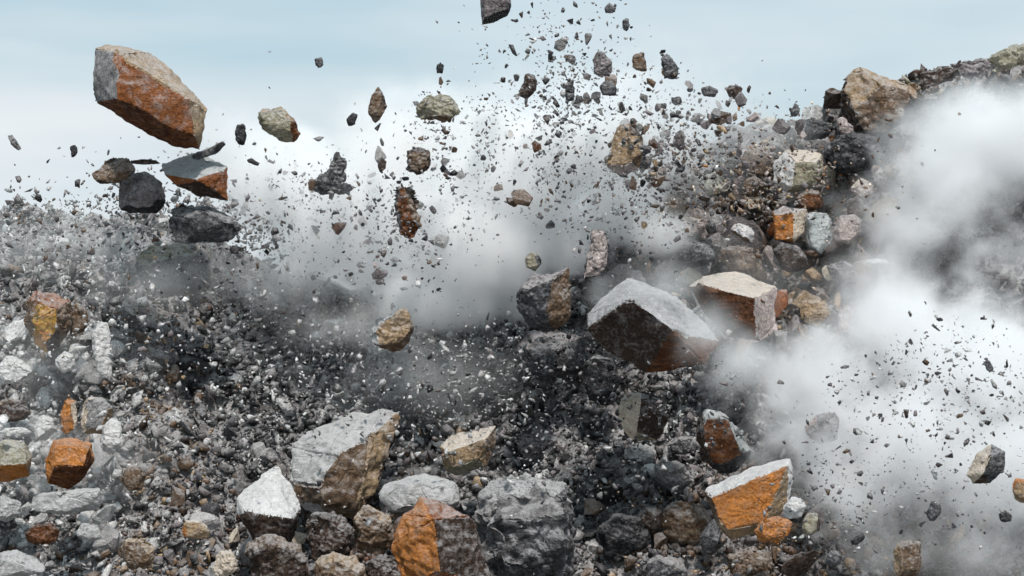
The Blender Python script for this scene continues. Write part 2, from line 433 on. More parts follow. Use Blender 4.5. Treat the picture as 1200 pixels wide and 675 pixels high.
# --- right ridge
rock("rock_outcrop", "outcrop", "big weathered brown outcrop on the ridge against the sky", "the big brown outcrop", 2.2,
     [(980, 112), (990, 92), (1008, 80), (1026, 86), (1058, 92), (1086, 100), (1094, 122), (1078, 148), (1050, 172), (1010, 166), (986, 142)],
     [("F", "brown"), ("UF", "tan"), ("D", "dark_brown", "shadow_face")], amp=.075, thick=2.0)
for i, (lab, sh, m, pts, am) in enumerate([
    ("long dark ledge rock along the ridge top, just past the outcrop", "the long dark ridge ledge", "dark_brown", [(1070, 92), (1092, 80), (1116, 72), (1134, 76), (1120, 92), (1096, 104), (1078, 108)], .09),
    ("knobbly grey ridge-top rock in the middle of the rim", "the knobbly rim rock", "purple", [(1108, 74), (1134, 68), (1160, 66), (1170, 76), (1150, 90), (1122, 92)], .1),
    ("olive-brown rim rock reaching the edge of the picture", "the olive rim rock", "olive", [(1150, 70), (1176, 58), (1200, 52), (1226, 48), (1226, 66), (1196, 74), (1168, 84)], .09),
    ("overhanging rock below the brown outcrop, painted black for shade", "the black overhang", "dark", [(962, 160), (990, 152), (1026, 164), (1042, 180), (1020, 200), (985, 204), (966, 186)], .08),  # black colour stands for the shade beneath the outcrop
    ("rock left of the brown outcrop, painted dark for shade", "the dark rock left of the outcrop", "dark", [(936, 150), (950, 138), (976, 140), (982, 152), (968, 164), (944, 164)], .08),  # near-black tone paints in the shade beside the outcrop
    ("small pinkish rock wedged under the outcrop", "the pinkish wedged rock", "pink", [(978, 140), (988, 136), (1000, 148), (1002, 158), (990, 158), (980, 152)], .07),
    ("small cream rock against the black overhang", "the cream rock on the overhang", "cream", [(1003, 168), (1012, 164), (1021, 170), (1020, 178), (1008, 178)], .06),
    ("charcoal rock hanging under the ridge beside the dust", "the charcoal rock by the dust", "dark_brown", [(1040, 152), (1058, 146), (1070, 156), (1058, 172), (1042, 174)], .08),
]):
    rock("ridge_rock" if i < 3 else "boulder", "rock", lab, sh, 2.6 if i < 3 else 2.8, pts, [("F", m), ("U", m)], amp=am)
rock("boulder", "boulder", "olive-cream boulder with bright white end below the ridge", "the olive-cream boulder", 3,
     [(906, 190), (920, 177), (944, 176), (964, 180), (966, 206), (954, 222), (922, 226), (906, 212)],
     [("F", "olive"), ("L", "white", "end_face"), ("U", "cream", "dusty_top"), ("LF", "white", "end_face")], ridge=[(932, 190, -.7), (928, 218, -.6), (958, 190, -.5), (956, 212, -.4)])
rock("stone_block", "block", "small bright orange block with cream side, under the olive-cream boulder", "the small orange block", 3,
     [(905, 248), (918, 242), (944, 246), (942, 272), (930, 285), (908, 282)], [("F", "orange"), ("R", "cream", "end_face"), ("U", "pink", "dusty_top")],
     ridge=[(930, 250, -.6), (929, 280, -.6), (908, 252, -.3), (909, 280, -.3)])
rock("stone_block", "block", "teal-grey block standing against the small orange block", "the teal-grey block", 2.6,
     [(942, 252), (958, 245), (976, 250), (976, 280), (958, 306), (944, 290)], [("F", "teal"), ("D", "grey", "shadow_face")])
rock("boulder", "boulder", "rounded pinkish-grey boulder next to the teal-grey block", "the rounded pinkish boulder", 2.6,
     [(976, 266), (984, 252), (1000, 250), (1012, 258), (1010, 276), (996, 288), (980, 286)], [("F", "pink")])
rock("boulder", "boulder", "dark brown underside boulder beneath the small orange block", "the dark boulder under the orange block", 2.6,
     [(903, 290), (916, 284), (938, 290), (950, 308), (940, 322), (916, 316)], [("F", "dark_brown")])
rock("boulder", "boulder", "dark brown boulder above the rounded pinkish one", "the dark boulder above the pinkish one", 2.6,
     [(990, 238), (1002, 228), (1016, 236), (1022, 250), (1008, 256), (994, 250)], [("F", "dark_brown")])
rock("boulder", "boulder", "red-brown boulder between olive-cream boulder and orange block", "the red-brown boulder", 2.6,
     [(930, 232), (946, 222), (962, 224), (968, 240), (950, 248), (934, 246)], [("F", "rust_dark"), ("U", "brown")])
rock("boulder", "boulder", "cream pointed boulder under the charcoal rock", "the cream pointed boulder", 2.6,
     [(996, 222), (1008, 208), (1022, 214), (1024, 228), (1010, 236)], [("F", "pink"), ("U", "cream")])
rock("stone_slab", "slab", "white tilted slab, brightest slab on the upper slope", "the white tilted slab", 3,
     [(853, 264), (866, 260), (884, 268), (888, 280), (878, 286), (860, 274)], [("F", "white"), ("D", "brown", "shadow_face")], amp=.03)
rock("boulder", "boulder", "cream flat-topped boulder beside the white tilted slab", "the cream flat-topped boulder", 2.8,
     [(782, 256), (800, 250), (822, 258), (828, 272), (806, 280), (784, 274)], [("F", "pink"), ("U", "cream", "dusty_top")])
rock("boulder", "boulder", "small black gap-filling rock between cream boulder and white slab", "the small black rock by the white slab", 3,
     [(826, 264), (838, 260), (840, 272), (830, 276)], [("F", "dark")])
rock("stone_slab", "slab", "thin white flat stone near the right-hand dust", "the thin white flat stone", 3.6,
     [(1010, 305), (1026, 303), (1046, 305), (1044, 309), (1014, 309)], [("F", "white")], amp=.02)
rock("boulder", "boulder", "brown boulder half lost in dust, below the dark ledge", "the half-lost brown boulder", 3,
     [(930, 360), (944, 350), (968, 352), (976, 372), (960, 384), (936, 380)], [("F", "tan"), ("D", "dark_brown", "shadow_face")])
rock("boulder", "boulder", "pale pink boulder fading into the dust", "the pale pink fading boulder", 3,
     [(978, 362), (990, 352), (998, 362), (996, 396), (984, 400)], [("F", "pink")])
for lab, sh, m, pts in [
    ("grey-purple boulder in thin dust, above the grey haze of the slope", "the grey-purple hazed boulder", "purple", [(846, 152), (858, 144), (872, 150), (870, 166), (852, 168)]),
    ("grey squared boulder in thin dust, higher up the slope", "the grey squared hazed boulder", "grey", [(840, 178), (856, 172), (868, 178), (866, 192), (846, 192)]),
    ("brown-grey boulder in thin dust beside the olive-cream boulder", "the brown-grey hazed boulder", "brown", [(868, 216), (884, 206), (898, 214), (894, 230), (874, 232)]),
    ("broad brown-grey boulder under the white tilted slab", "the broad boulder under the white slab", "brown", [(838, 294), (862, 288), (890, 292), (902, 308), (880, 322), (848, 318)]),
    ("blue-grey boulder beside the broad brown-grey one", "the blue-grey boulder", "slate", [(786, 288), (808, 280), (834, 286), (838, 306), (812, 316), (790, 308)]),
    ("dusty purple boulder above the veiled brown one, low on the ridge", "the dusty purple boulder", "purple", [(968, 312), (990, 304), (1010, 316), (1006, 334), (980, 338)]),
]:
    rock("boulder", "boulder", lab, sh, 2.4, pts, [("F", m)], amp=.07)
# --- centre
rock("stone_slab", "slab", "huge tilted block, pale grey top and dark rust diamond face", "the huge tilted rust-faced block", 7,
     [(688, 386), (686, 368, .7), (738, 322, 2.6), (790, 342, 2.2), (846, 400, .8), (826, 427, -.4), (756, 438, .1), (714, 412, .2)],
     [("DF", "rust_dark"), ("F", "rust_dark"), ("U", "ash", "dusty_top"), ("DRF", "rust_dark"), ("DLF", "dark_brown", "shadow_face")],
     ridge=[(740, 350, -1.2), (788, 386, -1.2)], thick=1.8, amp=.028)
rock("stone_block", "block", "tilted block, pink-white top, dark brown front, near white dust", "the pink-topped brown block", 5.5,
     [(808, 334), (824, 323, .9), (864, 319, 1.4), (911, 336, .6), (908, 380, .2), (892, 400, -.3), (850, 394), (824, 364)],
     [("F", "rust_dark"), ("DF", "rust_dark"), ("LF", "rust_dark"), ("U", "cream", "dusty_top"), ("R", "pink", "end_face"), ("RF", "pink", "end_face")],
     ridge=[(884, 350, -1.1), (886, 396, -.7), (818, 333, -.6)], thick=1.4, amp=.025)
rock("boulder", "boulder", "dark grey cracked boulder with brown corner, left of the huge block", "the dark cracked boulder", 6.5,
     [(606, 340), (624, 322), (650, 318), (666, 314), (672, 350), (668, 374), (650, 386), (618, 384), (608, 366)],
     [("F", "slate"), ("R", "brown", "fracture_face"), ("UR", "brown", "fracture_face"), ("U", "purple")], ridge=[(648, 326, -.9), (640, 370, -.9), (618, 340, -.6)], amp=.07)
rock("boulder", "boulder", "small mossy-grey boulder perched above the dark cracked boulder", "the small perched grey boulder", 6.5,
     [(615, 302), (622, 294), (632, 300), (636, 310), (628, 318), (617, 316)], [("F", "olive"), ("R", "slate")])
rock("boulder", "boulder", "tall pinkish boulder with dark foot, flying above the huge block", "the tall pinkish boulder", 6.2,
     [(684, 300), (692, 274), (700, 265), (714, 282), (712, 312), (700, 330), (682, 334)], [("F", "pink"), ("D", "dark", "shadow_face"), ("U", "slate")], amp=.07)
rock("boulder", "boulder", "smooth dark slate boulder under the dark cracked boulder", "the smooth slate boulder", 4.2,
     [(602, 402), (624, 386), (660, 384), (688, 394), (692, 424), (670, 450), (630, 452), (604, 430)], [("F", "slate"), ("U", "purple")], amp=.06)
rock("boulder", "boulder", "blue-black boulder under the rust diamond face of the huge block", "the blue-black boulder", 3.2,
     [(680, 424), (700, 410), (722, 420), (730, 452), (712, 478), (688, 470)], [("F", "dark"), ("U", "slate")], amp=.06)
rock("boulder", "boulder", "boulder split beige and dark brown, below the huge block", "the beige and brown split boulder", 5,
     [(725, 470), (736, 458), (752, 460), (774, 470), (782, 492), (770, 516), (744, 520), (728, 502)],
     [("F", "olive"), ("L", "cream", "end_face"), ("LF", "cream", "end_face"), ("R", "dark_brown", "shadow_face"), ("RF", "dark_brown", "shadow_face")],
     ridge=[(752, 466, -.8), (746, 506, -.8)], amp=.06)
rock("stone_block", "block", "dark red-brown block with teal-grey top, behind the orange slab", "the dark red-brown block", 4.4,
     [(812, 492), (826, 478, .3), (850, 482, .5), (872, 508, .2), (890, 536), (868, 556), (832, 556), (818, 530)],
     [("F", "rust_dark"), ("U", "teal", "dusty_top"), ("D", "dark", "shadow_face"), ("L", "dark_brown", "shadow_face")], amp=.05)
rock("stone_slab", "slab", "bright orange slab with thin white top edge, before white dust", "the bright orange slab", 5.6,
     [(825, 574, .2), (880, 546, .3), (927, 535, .3), (932, 560), (924, 592), (900, 622), (856, 634), (838, 610)],
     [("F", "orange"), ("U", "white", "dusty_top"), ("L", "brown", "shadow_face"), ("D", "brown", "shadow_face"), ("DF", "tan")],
     ridge=[(832, 582, -.6), (922, 546, -.6), (846, 622, -.5), (896, 612, -.5)], thick=.8, amp=.025)
rock("boulder", "boulder", "small vivid orange boulder at the foot of the orange slab", "the vivid orange boulder", 5.9,
     [(884, 622), (894, 606), (912, 602), (930, 612), (930, 630), (912, 642), (890, 638)], [("F", "orange"), ("D", "brown", "shadow_face")])
rock("boulder", "boulder", "white lump leaning on the orange slab", "the white lump", 6,
     [(914, 596), (924, 582), (940, 582), (948, 594), (940, 606), (922, 608)], [("F", "white")])
rock("boulder", "boulder", "olive boulder beside the white lump", "the small olive boulder", 5.8,
     [(940, 606), (950, 598), (962, 602), (960, 622), (948, 632), (940, 622)], [("F", "olive"), ("R", "dark_brown")])
rock("boulder", "boulder", "grey boulder veiled by white dust, above the orange slab", "the veiled grey boulder", 5.0,
     [(942, 500), (956, 486), (980, 482), (990, 496), (980, 516), (960, 522), (946, 514)], [("F", "grey"), ("L", "pink")])
rock("boulder", "boulder", "cream boulder with a dark side, falling through dust at far right", "the cream and dark boulder", 8,
     [(1134, 556), (1144, 532), (1162, 519), (1178, 530), (1178, 550), (1160, 566), (1140, 567)],
     [("R", "slate"), ("L", "cream", "end_face"), ("LF", "cream", "end_face"), ("UL", "cream", "end_face"), ("D", "dark_brown"), ("RF", "slate")], ridge=[(1160, 534, -.6), (1152, 556, -.6)])
rock("boulder", "boulder", "tan-orange boulder cut by the picture's side, at the far right", "the cut-off tan boulder", 8,
     [(1184, 572), (1190, 561), (1206, 562), (1212, 576), (1204, 590), (1188, 588)], [("F", "tan"), ("U", "orange")])
for lab, sh, m, pts in [
    ("dark lens-like chip falling through the white dust", "the falling lens chip", "slate", [(1086, 600), (1092, 586), (1100, 586), (1104, 598), (1098, 610), (1088, 612)]),
    ("black stone low in the white dust, under the cream and dark boulder", "the low black stone", "dark", [(1170, 602), (1180, 598), (1188, 604), (1184, 613), (1172, 612)]),
    ("small dark stone high in the right-hand white dust", "the high dark stone in the dust", "slate", [(1152, 422), (1158, 420), (1165, 432), (1162, 438), (1156, 434)]),
    ("black twin-lobed stone above the brown block in dust", "the twin-lobed black stone", "dark", [(996, 634), (1004, 628), (1012, 624), (1014, 630), (1006, 638), (998, 641)]),
    ("dark rounded stone at the bottom, before the dust", "the dark rounded stone", "slate", [(966, 652), (974, 643), (986, 646), (988, 658), (978, 665), (968, 662)]),
]:
    rock("boulder", "boulder", lab, sh, 8, pts, [("F", m)], amp=.06)
rock("stone_block", "block", "brown block sinking into the dust at the bottom", "the brown block at the bottom", 5.5,
     [(1046, 640), (1056, 632), (1080, 633), (1080, 664), (1072, 682), (1048, 680)], [("F", "brown"), ("L", "tan")])
# --- left foreground
rock("boulder", "boulder", "yellow-orange boulder in a brown crust, on the left-hand slope", "the yellow-orange boulder", 4,
     [(30, 352), (44, 341), (66, 344), (84, 352), (84, 388), (72, 408), (56, 416), (40, 402), (28, 378)],
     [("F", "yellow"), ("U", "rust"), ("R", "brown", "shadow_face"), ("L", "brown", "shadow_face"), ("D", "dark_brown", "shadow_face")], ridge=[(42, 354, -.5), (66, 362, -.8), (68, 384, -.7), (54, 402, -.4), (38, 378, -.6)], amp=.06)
rock("boulder", "boulder", "olive-brown boulder touching the yellow-orange one", "the olive-brown boulder", 3.5,
     [(80, 364), (90, 354), (102, 362), (104, 384), (94, 398), (82, 396)], [("F", "brown"), ("U", "olive")])
rock("stone_block", "block", "most vivid orange cube-like block on pale stones", "the vivid orange block", 4.2,
     [(54, 540), (64, 516), (84, 512), (108, 520), (110, 540), (96, 566), (78, 574), (56, 566)],
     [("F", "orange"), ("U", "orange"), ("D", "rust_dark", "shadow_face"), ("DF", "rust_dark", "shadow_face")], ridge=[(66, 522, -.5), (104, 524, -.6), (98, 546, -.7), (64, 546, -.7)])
rock("boulder", "boulder", "upright orange splinter boulder above the vivid orange block", "the upright orange splinter", 4,
     [(70, 480), (78, 464), (88, 462), (90, 488), (88, 508), (74, 512)], [("F", "orange"), ("R", "cream", "end_face")])
rock("boulder", "boulder", "pale grey-beige boulder beside the upright orange splinter", "the grey-beige boulder", 3.8,
     [(92, 482), (102, 464), (120, 462), (132, 478), (128, 508), (98, 510)], [("F", "grey"), ("L", "cream"), ("D", "tan")])
rock("boulder", "boulder", "olive boulder with orange foot at the left picture edge", "the olive boulder with orange foot", 4.2,
     [(-14, 528), (4, 514), (28, 516), (38, 534), (34, 558), (12, 566), (-12, 566)], [("F", "olive"), ("D", "tan", "rust_face"), ("DF", "orange", "rust_face")], ridge=[(4, 522, -.5), (28, 526, -.6), (30, 544, -.8), (0, 546, -.8)])
rock("boulder", "boulder", "dark brown boulder at the left edge above the olive one", "the dark brown edge boulder", 4,
     [(-12, 474), (8, 466), (30, 470), (38, 484), (28, 496), (0, 498)], [("F", "dark_brown"), ("U", "brown")])
rock("boulder", "boulder", "dark red boulder low on the left slope", "the dark red boulder", 4,
     [(24, 626), (38, 614), (60, 612), (72, 622), (66, 636), (40, 640)], [("F", "rust_dark")], amp=.07)
rock("boulder", "boulder", "small orange-tan boulder alone on dark gravel", "the small orange-tan boulder", 4,
     [(210, 622), (218, 610), (236, 610), (249, 620), (246, 632), (216, 632)], [("F", "tan"), ("L", "orange", "rust_face"), ("U", "cream")])
rock("boulder", "boulder", "brown rounded boulder near the pale stones on the left", "the brown rounded boulder", 3.8,
     [(140, 560), (150, 546), (164, 546), (172, 558), (166, 574), (148, 576)], [("F", "brown")])
rock("boulder", "boulder", "rust-brown boulder near the bottom, left of small orange-tan one", "the rust-brown bottom boulder", 4.2,
     [(138, 644), (150, 630), (172, 630), (186, 644), (178, 664), (150, 668)], [("F", "brown"), ("U", "tan")], amp=.08)
rock("boulder", "boulder", "cream jagged stone at the bottom edge", "the cream jagged stone", 4.4,
     [(250, 664), (256, 646), (270, 644), (280, 654), (276, 672), (256, 684)], [("F", "cream")], amp=.09)
rock("boulder", "boulder", "broad pale olive-grey boulder on the upper left slope", "the broad olive-grey boulder", 4.5,
     [(156, 310), (172, 290), (206, 284), (240, 290), (254, 312), (244, 340), (210, 354), (172, 348)], [("F", "grey"), ("U", "olive", "dusty_top")], amp=.07)
for lab, sh, m, pts in [
    ("tall white angular stone beside the olive-brown boulder", "the tall white stone", "white", [(106, 390), (114, 374), (126, 378), (134, 410), (130, 446), (114, 444)]),
    ("white chunk under the yellow-orange boulder", "the white chunk under the yellow boulder", "white", [(62, 424), (76, 410), (88, 414), (88, 432), (72, 440)]),
    ("white ragged stone at the left picture edge", "the white ragged edge stone", "white", [(-8, 432), (8, 418), (30, 420), (40, 436), (24, 450), (0, 452)]),
    ("white lump above the vivid orange block, left side", "the white lump by the orange block", "white", [(40, 500), (48, 484), (62, 488), (66, 506), (54, 520), (42, 516)]),
    ("white pointed stone right of the grey-beige boulder", "the white pointed stone", "white", [(120, 500), (130, 486), (142, 496), (144, 524), (130, 540), (118, 524)]),
    ("long white stone beneath the vivid orange block", "the long white stone", "pale", [(30, 584), (60, 576), (100, 578), (124, 572), (120, 594), (80, 604), (36, 600)]),
    ("pale stone at the left edge below the olive boulder", "the pale edge stone", "pale", [(-10, 590), (6, 578), (24, 584), (26, 602), (8, 612), (-8, 608)]),
    ("pale grey slab at the bottom left corner", "the pale corner slab", "pale", [(-10, 648), (20, 642), (48, 654), (56, 672), (20, 684), (-10, 684)]),
    ("white flat stone between the edge boulders on the left", "the white flat stone", "white", [(-6, 506), (12, 500), (36, 502), (40, 510), (20, 514), (-4, 513)]),
    ("white stone against the small dark red boulder", "the white stone by the red boulder", "pale", [(84, 622), (100, 610), (118, 616), (122, 630), (102, 636)]),
]:
    rock("boulder", "stone", lab, sh, 3.8, pts, [("F", m), ("U", m)], amp=.045)
rock("boulder", "boulder", "big brown boulder with white dusty slanting top, bottom middle", "the big white-topped brown boulder", 3.6,
     [(336, 566), (342, 524, .4), (366, 502, .8), (410, 486, 1.2), (470, 482, 1.4), (462, 506, .6), (446, 540), (440, 590), (418, 612), (376, 604), (350, 588)],
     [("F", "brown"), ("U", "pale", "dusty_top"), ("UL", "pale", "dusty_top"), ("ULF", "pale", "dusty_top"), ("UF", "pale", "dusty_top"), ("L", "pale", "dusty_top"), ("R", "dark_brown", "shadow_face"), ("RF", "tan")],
     ridge=[(372, 570, -.8), (396, 534, -.7), (436, 508, -.3), (384, 598, -.7), (422, 590, -.7)], thick=1.8, amp=.07)
for lab, sh, m, pts in [
    ("knobbly dark brown boulder at the bottom, beneath the white-topped boulder", "the knobbly dark brown boulder", "dark_brown", [(352, 618), (372, 598), (404, 602), (418, 626), (404, 656), (366, 656)]),
    ("brown boulder with tan crust, between the white-topped and rust-orange boulders", "the tan-crusted brown boulder", "brown", [(410, 606), (430, 590), (456, 600), (464, 632), (444, 652), (416, 642)]),
    ("brown lump at the bottom edge beneath the knobbly boulder", "the brown bottom-edge lump", "brown", [(360, 664), (388, 646), (424, 652), (434, 676), (400, 694), (364, 690)]),
    ("black-brown boulder wedged at the bottom left of the rust-orange one", "the wedged black-brown boulder", "dark_brown", [(424, 660), (446, 644), (466, 654), (470, 684), (440, 692)]),
]:
    rock("boulder", "boulder", lab, sh, 4.2, pts, [("F", m), ("U", "tan" if m == "brown" else m, "dusty_top") if m == "brown" else ("U", m)], amp=.095)
rock("stone_slab", "slab", "white angular ledge with dark brown front, left of the big brown boulder", "the white angular ledge", 4.2,
     [(276, 582), (300, 560, .5), (324, 546, .8), (344, 572, .5), (354, 598), (342, 640), (300, 640), (280, 604)],
     [("F", "dark_brown"), ("U", "white", "dusty_top"), ("UF", "white", "dusty_top"), ("UL", "white", "dusty_top")], ridge=[(290, 600, -.7), (340, 608, -.8), (300, 632, -.5), (336, 634, -.5)], thick=1.3, amp=.05)
rock("boulder", "boulder", "brown crumbly boulder under the white angular ledge", "the brown crumbly boulder", 4.6,
     [(286, 640), (320, 626), (352, 632), (364, 660), (352, 690), (300, 690)], [("F", "dark_brown"), ("U", "brown")], amp=.09)
rock("boulder", "boulder", "rust-orange boulder with a dark side, below a grey cap slab", "the rust-orange bottom boulder", 4.6,
     [(460, 640), (474, 604), (494, 586), (530, 596), (556, 604), (566, 640), (580, 684), (520, 692), (468, 684)],
     [("LF", "orange", "rust_face"), ("R", "dark_brown", "shadow_face"), ("RF", "dark_brown", "shadow_face"), ("L", "rust"), ("F", "rust"), ("U", "rust")],
     ridge=[(508, 606, -1.1), (516, 672, -1.1)], amp=.06)
rock("stone_slab", "slab", "flat pale grey slab capping the rust-orange boulder", "the pale grey cap slab", 5,
     [(440, 578), (462, 564, .4), (498, 558, .6), (540, 568, .4), (554, 584), (536, 598), (496, 596), (450, 602)], [("U", "pale"), ("F", "pale"), ("D", "grey", "shadow_face")], thick=1.3, amp=.05)
rock("boulder", "boulder", "large ridged grey boulder with snow-pale crest, bottom centre", "the large ridged grey boulder", 3.4,
     [(546, 612), (566, 574, .4), (596, 550, .6), (630, 556, .6), (662, 572, .4), (684, 610), (690, 650), (660, 690), (590, 692), (552, 668)],
     [("F", "slate"), ("U", "ash", "dusty_top"), ("L", "grey", "fracture_face"), ("R", "slate"), ("UF", "grey", "fracture_face")], amp=.12)
rock("stone_slab", "slab", "tan slab with cream top edge, on the gravel in the centre", "the tan cream-edged slab", 4,
     [(516, 522), (530, 510, .3), (556, 502, .4), (582, 498, .3), (580, 524), (570, 548), (534, 558), (520, 552)],
     [("F", "tan"), ("U", "cream", "dusty_top"), ("D", "olive", "shadow_face"), ("R", "brown", "shadow_face")], ridge=[(524, 530, -.5), (570, 514, -.5), (532, 548, -.4), (560, 538, -.4)], amp=.035)
rock("boulder", "boulder", "tan-brown boulder dusted white, in the grey debris left of centre", "the tan-brown dusted boulder", 6.2,
     [(430, 392), (444, 372), (464, 360), (482, 362), (490, 380), (480, 402), (456, 414), (436, 412)], [("F", "tan"), ("L", "pale", "dusty_top"), ("D", "brown", "shadow_face")], amp=.09)
for lab, sh, m, pts in [
    ("white lump below the beige and brown split boulder", "the white lump below the split boulder", "pale", [(728, 530), (740, 520), (762, 522), (772, 532), (756, 546), (736, 546)]),
    ("dark slate boulder between the split boulder and dark red-brown block", "the slate boulder between them", "slate", [(780, 518), (792, 510), (810, 514), (816, 528), (800, 536), (784, 530)]),
    ("grey boulder above the reddish one, near the bottom", "the grey boulder low on the slope", "grey", [(766, 546), (790, 538), (812, 546), (818, 566), (796, 578), (770, 570)]),
    ("dull reddish-brown boulder near the bottom, right of centre", "the dull reddish boulder", "brown", [(770, 600), (794, 584), (826, 590), (836, 614), (820, 640), (784, 638)]),
    ("black boulder at the bottom beside the dull reddish one", "the black bottom boulder", "dark", [(700, 620), (722, 600), (752, 606), (764, 632), (744, 660), (710, 656)]),
    ("slate boulder at the bottom edge, under the black one", "the slate bottom-edge boulder", "slate", [(740, 664), (768, 650), (800, 656), (812, 684), (760, 694)]),
    ("dark purple boulder right of the tan cream-edged slab", "the dark purple boulder", "purple", [(604, 520), (632, 506), (664, 512), (672, 534), (640, 548), (610, 544)]),
    ("brown-grey boulder below the orange slab at the bottom", "the brown-grey bottom boulder", "brown", [(846, 650), (870, 640), (900, 646), (908, 676), (860, 688)]),
]:
    rock("boulder", "boulder", lab, sh, 'g', pts, [("F", m), ("U", "grey" if m in ("slate", "purple") else m, "dusty_top") if m in ("slate", "purple") else ("U", m)], amp=.08)
PN = list(PAL)
ZONES = [  # photo px centre, radii, strength, tones of the rubble there
    (310, 440, 95, 85, 3.0, dict(dark=4, slate=3.5, grey=3, pale=2.2, dark_brown=1, white=.9)),
    (700, 500, 120, 110, 2.4, dict(dark=3, slate=5, purple=2.5, grey=2.2, pale=1.1, white=.3)),
    (90, 290, 180, 55, 1.6, dict(purple=2.5, grey=5, slate=1.3, pale=3.6, brown=1.4, teal=1.8, white=.6)),
    (60, 500, 90, 110, 4.0, dict(white=9, pale=4, grey=1.5, slate=.8, dark=.8, brown=.7, tan=.4)),
    (250, 340, 110, 60, 1.6, dict(grey=4.5, slate=1.6, pale=3.4, dark=.7, purple=2.5, white=1.6, brown=1.6, tan=.6)),
    (200, 470, 60, 110, 1.8, dict(purple=3, brown=4, dark=1.4, grey=2.5, slate=1.5, tan=2, pale=1.3, white=.3)),
    (480, 440, 120, 60, 1.8, dict(grey=4, pale=4, slate=2, purple=1, white=1.4, dark=.6)),
    (500, 520, 90, 40, 1.4, dict(grey=3.5, purple=3, pale=2.6, slate=1.2, brown=2.4, tan=.8, white=.6)),
    (400, 640, 90, 60, 2.0, dict(dark_brown=4, dark=3, brown=2, rust_dark=1, grey=.7, cream=.3)),
    (780, 620, 100, 60, 1.8, dict(dark_brown=3, brown=4, dark=1.2, slate=1.5, grey=2.5, pink=2, tan=1.2, pale=.8)),
    (620, 610, 90, 60, 1.6, dict(grey=4, slate=3, pale=3, dark=1.2, white=.5)),
    (940, 230, 90, 80, 2.0, dict(brown=4, tan=1.6, dark_brown=1.6, purple=1.5, pink=2.5, grey=1.5, cream=1, orange=.4)),
    (850, 300, 80, 60, 1.6, dict(purple=2.5, grey=3, brown=3.5, tan=1.4, pale=1.8, pink=2, cream=.7)),
    (1100, 110, 150, 50, 2.2, dict(dark_brown=4, dark=2, brown=3, olive=2, purple=1.5)),
    (130, 640, 120, 40, 1.4, dict(grey=3.5, purple=3, slate=1.2, pale=2.5, brown=3, tan=1.4, dark=.8, white=.5)),
    (1000, 655, 150, 40, 1.8, dict(brown=4, tan=1.5, grey=2.5, dark_brown=2, purple=2)),
    (760, 240, 60, 50, 1.4, dict(purple=3, grey=3, brown=3, tan=1, pale=1.6)),
    (1150, 300, 90, 60, 1.4, dict(purple=4, slate=3, dark_brown=1.5)),
]
Wz = np.zeros((len(ZONES), len(PN)))
for i, z in enumerate(ZONES):
    for k_, v in z[5].items(): Wz[i, PN.index(k_)] = v
Wz /= Wz.sum(1, keepdims=True)
PALV = np.array([PAL[k] for k in PN])
def tones(px, py):
    """Pick a rock kind for every place, by the mix of rock that lies there."""
    g = np.stack([z[4] * np.exp(-((px - z[0]) / z[2]) ** 2 - ((py - z[1]) / z[3]) ** 2) for z in ZONES], 1) + 1e-3
    g = g ** 1.5
    w = g @ Wz
    w /= w.sum(1, keepdims=True)
    c = np.cumsum(w, 1)
    return (rng.random((len(px), 1)) > c).sum(1).clip(0, len(PN) - 1)

# ---------------------------------------------------------------- stones: shared meshes
def stone_mesh(i, n=13, lmax=0.42):
    r = random.Random(100 + i)
    bm = bmesh.new()
    s = (r.uniform(.8, 1.3), r.uniform(.6, 1.0), r.uniform(.4, .85))
    for _ in range(n):
        v = Vector((r.gauss(0, 1), r.gauss(0, 1), r.gauss(0, 1))).normalized()
        m = max(abs(v.x), abs(v.y), abs(v.z))
        v = v * (0.55 + 0.45 / m * .7)
        bm.verts.new((v.x * s[0], v.y * s[1], v.z * s[2]))
    res = bmesh.ops.convex_hull(bm, input=list(bm.verts))
    junk = {g for g in res["geom_interior"] + res["geom_unused"] if isinstance(g, bmesh.types.BMVert)}
    bmesh.ops.delete(bm, geom=list(junk), context='VERTS')
    facet(bm, 2.0, 5, 300 + i, .03, .12)
    refine(bm, lmax, 3)
    roughen(bm, 2.0, 0.04, 40 + i)
    me = bpy.data.meshes.new("stone"); bm.to_mesh(me); bm.free()
    me.materials.append(M_STONE)
    return me
STONES = [stone_mesh(i) for i in range(18)]
CHIPS = [stone_mesh(30 + i, 9, 0.9) for i in range(10)]

WORD = dict(rust="rust-brown", rust_dark="dark rust", orange="orange", tan="tan", brown="brown", dark_brown="dark brown", slate="slate", dark="black", grey="grey",
            pale="pale grey", white="white", cream="cream", olive="olive", purple="purple-grey", teal="teal-grey", pink="pinkish", yellow="yellow")
def where_word(px, py):
    h = min(HEROES, key=lambda q: math.hypot((px - q["px"]) / (q["w"] + 12), (py - q["py"]) / (q["h"] + 12)))
    dx, dy = px - h["px"], py - h["py"]
    a = math.degrees(math.atan2(-dy, dx)) % 360
    w = ["right of", "above right of", "above", "above left of", "left of", "below left of", "below", "below right of"][int((a + 22.5) // 45) % 8]
    far = math.hypot(dx, dy) > h["r"] + 28
    return ("" if far else "just ") + w + " " + h["short"]

